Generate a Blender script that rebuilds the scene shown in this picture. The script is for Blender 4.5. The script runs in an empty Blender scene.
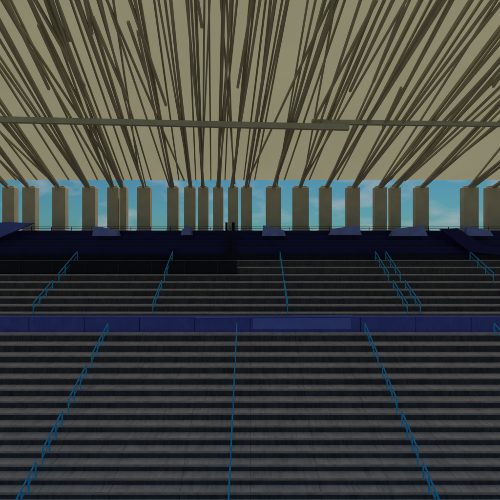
import bpy, bmesh, math, random
from mathutils import Vector, Matrix
random.seed(11)
S=bpy.context.scene
S.view_settings.view_transform='Standard'
S.view_settings.look='None'
S.view_settings.exposure=0
F=400.0
# ---------- materials ----------
def mat(name,c1,c2=None,scale=2.0,rough=0.8,stretch=(1,1,1),metal=0.0,joints=None,transl=False,detail=3,spec=0.2,streak=0.0):
    m=bpy.data.materials.new(name); m.use_nodes=True
    nt=m.node_tree; N=nt.nodes; L=nt.links
    b=N['Principled BSDF']; b.inputs['Roughness'].default_value=rough; b.inputs['Metallic'].default_value=metal
    b.inputs['Specular IOR Level'].default_value=spec
    tc=N.new('ShaderNodeTexCoord'); mp=N.new('ShaderNodeMapping'); mp.inputs['Scale'].default_value=stretch
    L.new(tc.outputs['Object'],mp.inputs[0])
    n=N.new('ShaderNodeTexNoise'); n.inputs['Scale'].default_value=scale; n.inputs['Detail'].default_value=detail; n.inputs['Roughness'].default_value=0.65
    L.new(mp.outputs[0],n.inputs['Vector'])
    r=N.new('ShaderNodeValToRGB'); r.color_ramp.elements[0].position=0.3; r.color_ramp.elements[1].position=0.7
    r.color_ramp.elements[0].color=(*(c2 or c1),1); r.color_ramp.elements[1].color=(*c1,1)
    L.new(n.outputs['Fac'],r.inputs[0])
    col=r.outputs[0]
    if streak:
        m2=N.new('ShaderNodeMapping'); m2.inputs['Scale'].default_value=(5,0.6,0.6)
        L.new(tc.outputs['Object'],m2.inputs[0])
        n2=N.new('ShaderNodeTexNoise'); n2.inputs['Scale'].default_value=1.5; n2.inputs['Detail'].default_value=2
        L.new(m2.outputs[0],n2.inputs['Vector'])
        r2=N.new('ShaderNodeValToRGB'); r2.color_ramp.elements[0].position=0.33; r2.color_ramp.elements[1].position=0.5
        k=1-streak; r2.color_ramp.elements[0].color=(k,k,k,1); r2.color_ramp.elements[1].color=(1,1,1,1)
        L.new(n2.outputs['Fac'],r2.inputs[0])
        mm=N.new('ShaderNodeMix'); mm.data_type='RGBA'; mm.blend_type='MULTIPLY'; mm.inputs['Factor'].default_value=1
        L.new(col,mm.inputs['A']); L.new(r2.outputs[0],mm.inputs['B']); col=mm.outputs['Result']
    if joints:
        sx=N.new('ShaderNodeSeparateXYZ'); L.new(tc.outputs['Object'],sx.inputs[0])
        d=N.new('ShaderNodeMath'); d.operation='DIVIDE'; d.inputs[1].default_value=joints; L.new(sx.outputs['X'],d.inputs[0])
        f=N.new('ShaderNodeMath'); f.operation='FRACT'; L.new(d.outputs[0],f.inputs[0])
        g=N.new('ShaderNodeMath'); g.operation='LESS_THAN'; g.inputs[1].default_value=0.03/joints; L.new(f.outputs[0],g.inputs[0])
        mx=N.new('ShaderNodeMix'); mx.data_type='RGBA'; mx.inputs['B'].default_value=(c1[0]*.4,c1[1]*.4,c1[2]*.4,1)
        L.new(g.outputs[0],mx.inputs['Factor']); L.new(col,mx.inputs['A']); col=mx.outputs['Result']
    L.new(col,b.inputs['Base Color'])
    if transl:
        t=N.new('ShaderNodeBsdfTranslucent'); L.new(col,t.inputs['Color'])
        ms=N.new('ShaderNodeMixShader'); ms.inputs[0].default_value=transl
        L.new(b.outputs[0],ms.inputs[1]); L.new(t.outputs[0],ms.inputs[2])
        L.new(ms.outputs[0],N['Material Output'].inputs['Surface'])
    return m
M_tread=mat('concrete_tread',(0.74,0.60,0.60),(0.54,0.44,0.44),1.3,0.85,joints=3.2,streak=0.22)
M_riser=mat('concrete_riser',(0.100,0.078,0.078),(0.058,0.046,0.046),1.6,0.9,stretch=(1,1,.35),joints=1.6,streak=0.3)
M_nose=mat('step_edge',(0.46,0.38,0.38),(0.28,0.23,0.23),2.0,0.8)
M_blue=mat('blue_painted_steel',(0.10,0.11,0.46),(0.08,0.088,0.37),0.8,0.5,streak=0.12)
M_blue2=mat('light_blue_panel',(0.17,0.19,0.66),(0.14,0.16,0.56),0.8,0.5)
M_navy=mat('navy_panel',(0.010,0.007,0.10),(0.006,0.004,0.06),0.9,0.55,joints=1.2)
M_black=mat('black_panel',(0.007,0.005,0.012),(0.004,0.003,0.006),1.0,0.6)
M_rail=mat('rail_blue_paint',(0.02,0.50,1.0),(0.02,0.43,0.9),4,0.4)
M_desk=mat('pale_blue_cover',(0.22,0.25,0.62),(0.15,0.17,0.46),1.2,0.6)
M_col=mat('column_concrete',(0.58,0.47,0.30),(0.48,0.39,0.25),0.8,0.85)
M_mem=mat('roof_membrane',(0.375,0.343,0.212),(0.35,0.32,0.198),0.15,0.8,transl=0.6)
M_rib=mat('roof_steel',(0.52,0.46,0.31),(0.42,0.37,0.25),0.8,0.7)
M_grass=mat('grass',(0.07,0.085,0.035),(0.05,0.06,0.025),0.5,0.9)
M_bounce=mat('pale_bounce_ground',(0.38,0.33,0.27),(0.32,0.28,0.23),0.5,0.9)  # invented pale tone for the unseen ground, to bounce sunlight upward
M_dark=mat('dark_steel',(0.03,0.025,0.03),(0.02,0.018,0.02),2,0.5)

def empty(name):
    o=bpy.data.objects.new(name,None); S.collection.objects.link(o); return o
def box(bm,x0,x1,y0,y1,z0,z1,mi=0):
    v=[bm.verts.new(p) for p in [(x0,y0,z0),(x1,y0,z0),(x1,y1,z0),(x0,y1,z0),(x0,y0,z1),(x1,y0,z1),(x1,y1,z1),(x0,y1,z1)]]
    for f in [(0,3,2,1),(4,5,6,7),(0,1,5,4),(1,2,6,5),(2,3,7,6),(3,0,4,7)]:
        bm.faces.new([v[i] for i in f]).material_index=mi
def beam(bm,a,b,w,h,mi=0):
    a=Vector(a);b=Vector(b);d=(b-a).normalized()
    up=Vector((0,0,1))
    if abs(d.z)>0.95: up=Vector((0,1,0))
    s=d.cross(up).normalized(); u=s.cross(d).normalized()
    v=[]
    for p in (a,b):
        for i,j in ((-1,-1),(1,-1),(1,1),(-1,1)): v.append(bm.verts.new(p+s*i*w/2+u*j*h/2))
    for f in [(0,1,2,3),(7,6,5,4),(0,4,5,1),(1,5,6,2),(2,6,7,3),(3,7,4,0)]:
        bm.faces.new([v[i] for i in f]).material_index=mi
def obj(name,bm,mats,parent=None,bevel=0):
    bmesh.ops.recalc_face_normals(bm,faces=bm.faces)
    me=bpy.data.meshes.new(name); bm.to_mesh(me); bm.free()
    for m in mats: me.materials.append(m)
    o=bpy.data.objects.new(name,me); S.collection.objects.link(o)
    if parent: o.parent=parent
    if bevel:
        md=o.modifiers.new('bevel','BEVEL'); md.width=bevel; md.segments=1
    return o
W=62
# ---------- terrace profile ----------
D=40.0; SL=0.5
def ydep(v): return 2*F*SL/2*D/(v+F*SL)
def plz(y): return -SL*(D-y)
def rows(vs): return [ydep(v) for v in vs]
low=[]; v=74.0
while v<262:
    low.append(v); t=max(0,(v-82)/170); v+=10.4+4.2*t
lowy=rows(low)
y=lowy[-1]
while y>9.0:
    y-=0.6; lowy.append(y)
up=[]; v=10.0
while v<76:
    up.append(v); v+=7.2+0.8*(v/60)
upy=[y for y in rows(up) if y>29.3]
upy.append(29.25)
def terrace(name,ys,parent):
    bm=bmesh.new()
    def q(pts,mi): bm.faces.new([bm.verts.new(p) for p in pts]).material_index=mi
    for i in range(len(ys)-1):
        yf,yn=ys[i],ys[i+1]
        z=plz(yn); zprev=plz(yf)
        q([(-W,yn,z),(W,yn,z),(W,yf,z),(-W,yf,z)],0)
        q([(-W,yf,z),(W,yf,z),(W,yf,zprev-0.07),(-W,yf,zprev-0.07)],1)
        box(bm,-W,W,yf-0.045,yf+0.02,zprev-0.07,zprev+0.004,2)
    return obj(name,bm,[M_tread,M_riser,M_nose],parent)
stand=empty('grandstand')
terrace('lower_terrace',lowy,stand)
terrace('upper_terrace',upy,stand)
bm=bmesh.new()
yb=lowy[-1]; zb=plz(yb)
box(bm,-W,W,yb+.02,yb+0.2,-17,zb-0.01)
obj('front_wall',bm,[M_riser],stand)

# middle parapet
bm=bmesh.new()
box(bm,-W,W,28.95,29.15,-6.2,-4.86,0)
box(bm,-W,W,28.88,29.22,-4.86,-4.78,1)
box(bm,0.2,7.3,28.90,28.948,-5.72,-4.90,1)
for x in range(-60,61,4):
    if x in (4,): continue
    box(bm,x-0.012,x+0.012,28.93,28.948,-5.9,-4.88,2)
beam(bm,(-4,28.84,-4.84),(7.4,28.84,-4.74),0.06,0.12,1)
obj('blue_parapet_wall',bm,[M_blue,M_blue2,M_black],None)

# ---------- upper back block ----------
bm=bmesh.new()
ytop=upy[0]
box(bm,-W,W,ytop+0.05,ytop+0.35,-3,-0.42,1)
box(bm,-W,W,38.6,38.9,-0.9,0.35,0)
box(bm,-W,W,38.9,39.5,-0.9,0.95,0)
box(bm,-W,W,39.5,40.1,-0.9,1.45,0)
box(bm,-W,W,40.1,46.0,-3,1.95,0)
box(bm,-W,W,38.55,38.59,0.25,0.33,2)
box(bm,-W,W,38.85,38.89,0.87,0.93,2)
box(bm,-W,W,39.45,39.49,1.37,1.43,2)
obj('navy_back_block',bm,[M_navy,M_black,M_dark],stand)
bm=bmesh.new()
box(bm,-W,-1.2,36.4,36.6,-2.4,-1.0,0)
box(bm,-W,-1.2,36.35,36.65,-1.0,-0.95,1)
for x in range(-60,-1,3): box(bm,x,x+.06,36.34,36.398,-2.3,-1.0,1)
obj('black_barrier_wall',bm,[M_black,M_dark])
bm=bmesh.new()
for z in (2.33,2.15): beam(bm,(-W,40.3,z),(W,40.3,z),0.05,0.05)
x=-W
while x<W:
    beam(bm,(x,40.3,1.95),(x,40.3,2.33),0.05,0.05); x+=2
obj('guard_rail',bm,[M_dark])
bm=bmesh.new()
beam(bm,(-2.25,38.3,-1),(-2.25,38.3,2.65),0.22,0.2)
beam(bm,(-1.6,38.3,-1),(-1.6,38.3,2.65),0.28,0.2)
beam(bm,(-2.25,38.3,1.2),(-1.6,38.3,1.2),0.1,0.1)
beam(bm,(-2.25,38.3,0.2),(-1.6,38.3,0.2),0.1,0.1)
obj('gate_frame',bm,[M_black],None)
# ---------- covered desks ----------
def desk(px0,px1,pt,pb,skew,y=38.4):
    k=y/F
    x0=(px0-250)*k; x1=(px1-250)*k; zt=(250-pt)*k; zb=(250-pb)*k
    bm=bmesh.new()
    s=skew; w=x1-x0
    lo=[(x0,y,zb),(x1,y,zb),(x1,y+1.2,zb),(x0,y+1.2,zb)]
    hi=[(x0+0.05*w,y+.1,zb+(zt-zb)*(0.6 if s>0 else 1)),(x1-0.12*w,y+.1,zb+(zt-zb)*(1 if s>0 else .55)),(x1-0.05*w,y+1.1,zt if s>0 else zb+(zt-zb)*.6),(x0+0.15*w,y+1.1,zb+(zt-zb)*(0.7 if s>0 else 1))]
    v=[bm.verts.new(p) for p in lo+hi]
    for f in [(0,3,2,1),(4,5,6,7),(0,1,5,4),(1,2,6,5),(2,3,7,6),(3,0,4,7)]: bm.faces.new([v[i] for i in f])
    beam(bm,(x0+.1*w,y+.6,zb),(x0+.1*w,y+.6,zb-.9),.06,.06,1)
    beam(bm,(x1-.1*w,y+.6,zb),(x1-.1*w,y+.6,zb-.9),.06,.06,1)
    obj('covered_desk',bm,[M_desk,M_black],None,0.03)
for a in [(92,117,226,236,-1),(181,191,226,235,1),(262,286,225,236,-1),(330,362,225,235,1),(392,428,225,236,1),(466,494,226,236,-1)]:
    desk(*a)
def panel(name,pts,th,m):
    bm=bmesh.new()
    f=[bm.verts.new(p) for p in pts]; b=[bm.verts.new((p[0],p[1]+th,p[2])) for p in pts]
    n=len(pts)
    bm.faces.new(f); bm.faces.new(b[::-1])
    for i in range(n): bm.faces.new([f[i],b[i],b[(i+1)%n],f[(i+1)%n]])
    obj(name,bm,[m],None,0.02)
def P(x,y,d): return ((x-250)*d/F,d,(250-y)*d/F)
panel('sloped_stair_wall',[P(-30,250,37.8),P(-30,224,37.8),P(8,222,37.8),P(34,223,37.8),P(8,234,37.8)],0.25,M_blue)
panel('sloped_stair_wall',[P(440,229,37.8),P(458,228,37.8),P(482,245,37.8),P(530,252,37.8),P(530,258,37.8),P(470,252,37.8)],0.25,M_navy)

# ---------- columns ----------
cols=[(2,14),(22,35),(52,65),(82,95),(107,118),(120,126),(137,150),(167,178),(184,195),(198,208),(213,223),(228,238),(241,252),(266,281),(293,309),(320,332),(347,360),(375,387),(391,401),(416,429),(464,479),(488,502)]
YC=44.0
extra=[(-40,-26),(-75,-61),(-110,-96),(-145,-131),(-180,-166),(-215,-201),(520,534),(552,566),(585,599),(618,632),(652,666),(690,704)]
ZT=63*YC/F
for a,b in cols+extra:
    x0=(a-250)*YC/F; x1=(b-250)*YC/F
    bm=bmesh.new()
    box(bm,x0,x1,YC,YC+0.9,1.9,ZT)
    box(bm,x0+.18,x1-.18,YC+.15,YC+0.75,ZT,ZT+.18)
    box(bm,x0-0.06,x1+0.06,YC-0.06,YC+.96,1.9,2.25)
    obj('concrete_column',bm,[M_col],None,0.03)
# ---------- roof ----------
roof=empty('stadium_roof')
RS=0.39
ZM=70*YC/F
def rz(y): return ZM+RS*(YC-y)
bm=bmesh.new()
bm.faces.new([bm.verts.new(p) for p in [(-W,YC,rz(YC)),(W,YC,rz(YC)),(W,12,rz(12)),(-W,12,rz(12))]])
obj('membrane',bm,[M_mem],roof)
bm=bmesh.new()
DX=-0.095
def rib(x,y0,y1,dx,off0,off1,w,h):
    beam(bm,(x+dx*(y0-YC),y0,rz(y0)-off0),(x+dx*(y1-YC),y1,rz(y1)-off1),w,h)
allc=[((a+b)/2-250)*YC/F for a,b in cols+extra]
R=random.uniform
for i,x in enumerate(allc):
    out=max(-1,min(1,(x+4)/25))
    rib(x,YC+0.4,12.5,DX,0.72,0.35,0.19,0.28)
    rib(x+R(-.25,.25),YC,random.choice([13,13,19,25]),DX+R(-.05,.05),0.8,R(.9,1.5),0.15,0.19)
    rib(x+R(-.3,.3),YC,random.choice([13,13,16,22]),DX-out*R(.04,.16),0.75,R(0.6,1.1),0.14,0.18)
    rib(x+R(-.3,.3),YC-R(0,2),random.choice([13,14,20]),DX-R(-.2,.2),0.75,R(0.5,1.0),0.13,0.16)
    rib(x+R(.6,1.3),YC-0.3,12.5,DX+R(-.02,.02),0.14,0.14,0.13,0.15)
    ys=R(22,38)
    rib(x+R(-1,1),ys,ys-R(4,11),DX+R(-.15,.15),1.0,0.9,0.17,0.2)
for x in allc:
    rib(x+R(-.4,.4),YC,random.choice([13,17,21]),DX+R(-.09,.09),0.7,R(0.5,1.3),0.12,0.15)
obj('rafters',bm,[M_rib],roof)
bm=bmesh.new()
beam(bm,(-W,33.2,132.5*33.2/F+0.75),(8.2,33.2,122.5*33.2/F),0.4,0.46)
beam(bm,(5.2,33.75,128*33.75/F),(W,33.75,119*33.75/F),0.35,0.36)
obj('cross_beam',bm,[M_rib],roof)

# ---------- aisle handrails ----------
def rail(X,ys):
    bm=bmesh.new()
    pts=[(X,y-0.1,plz(y)) for y in ys]
    H=0.8
    for i,p in enumerate(pts):
        beam(bm,(p[0],p[1],p[2]-0.02),(p[0],p[1],p[2]+H),0.055,0.055)
        if i%4!=3 and i+1<len(pts):
            q=pts[i+1]
            beam(bm,(p[0],p[1],p[2]+H),(q[0],q[1],q[2]+H),0.06,0.06)
            beam(bm,(p[0],p[1],p[2]+H*.5),(q[0],q[1],q[2]+H*.5),0.035,0.035)
    obj('aisle_handrail',bm,[M_rail])
for X in (-18.9,-9.95,-0.92,8.05,17.1,26): rail(X,lowy[1:])
for X in (-25.6,-16.4,-7.35,2.85,11.9,12.9,20.9,30): rail(X,upy[:-2])

# ---------- ground ----------
bm=bmesh.new()
bm.faces.new([bm.verts.new(p) for p in [(-900,-900,-17),(900,-900,-17),(900,900,-17),(-900,900,-17)]])
obj('ground',bm,[M_bounce])  # out of view, pale so it lifts the columns, risers and rafters
bm=bmesh.new()
bm.faces.new([bm.verts.new(p) for p in [(-55,-100,-16.99),(55,-100,-16.99),(55,-25,-16.99),(-55,-25,-16.99)]])
obj('grass_pitch',bm,[M_grass])

# ---------- world ----------
w=bpy.data.worlds.new('World'); S.world=w; w.use_nodes=True
N=w.node_tree.nodes; L=w.node_tree.links
bg=N['Background']; bg.inputs['Strength'].default_value=0.088
sk=N.new('ShaderNodeTexSky'); sk.sky_type='NISHITA'; sk.sun_disc=False
EL=62; AZ=20
sk.sun_elevation=math.radians(EL); sk.sun_rotation=math.radians(AZ)
tint=N.new('ShaderNodeMix'); tint.data_type='RGBA'; tint.blend_type='MULTIPLY'; tint.inputs['Factor'].default_value=1
tint.inputs['B'].default_value=(0.22,0.56,0.64,1)
L.new(sk.outputs[0],tint.inputs['A'])
tc=N.new('ShaderNodeTexCoord'); mp=N.new('ShaderNodeMapping'); mp.inputs['Scale'].default_value=(1,1,2.2)
n=N.new('ShaderNodeTexNoise'); n.inputs['Scale'].default_value=10; n.inputs['Detail'].default_value=5
L.new(tc.outputs['Generated'],mp.inputs[0]); L.new(mp.outputs[0],n.inputs['Vector'])
r=N.new('ShaderNodeValToRGB'); r.color_ramp.elements[0].position=0.50; r.color_ramp.elements[1].position=0.85
L.new(n.outputs['Fac'],r.inputs[0])
mx=N.new('ShaderNodeMix'); mx.data_type='RGBA'; mx.inputs['B'].default_value=(4.8,5.2,5.4,1)
L.new(r.outputs[0],mx.inputs['Factor']); L.new(tint.outputs['Result'],mx.inputs['A'])
L.new(mx.outputs['Result'],bg.inputs['Color'])
sd=bpy.data.lights.new('sun','SUN'); sd.energy=3.3; sd.angle=math.radians(0.5); sd.color=(1,.95,.88)
so=bpy.data.objects.new('sun',sd); S.collection.objects.link(so)
e=math.radians(EL); a=math.radians(AZ)
dirv=Vector((math.sin(a)*math.cos(e),math.cos(a)*math.cos(e),math.sin(e)))
so.rotation_euler=dirv.to_track_quat('Z','Y').to_euler()
so.location=dirv*100
# ---------- camera ----------
cd=bpy.data.cameras.new('camera'); cd.lens=28.8; cd.sensor_width=36; cd.clip_end=3000
co=bpy.data.objects.new('camera',cd); S.collection.objects.link(co)
co.location=(0,0,0); co.rotation_euler=(math.radians(90),0,0)
S.camera=co
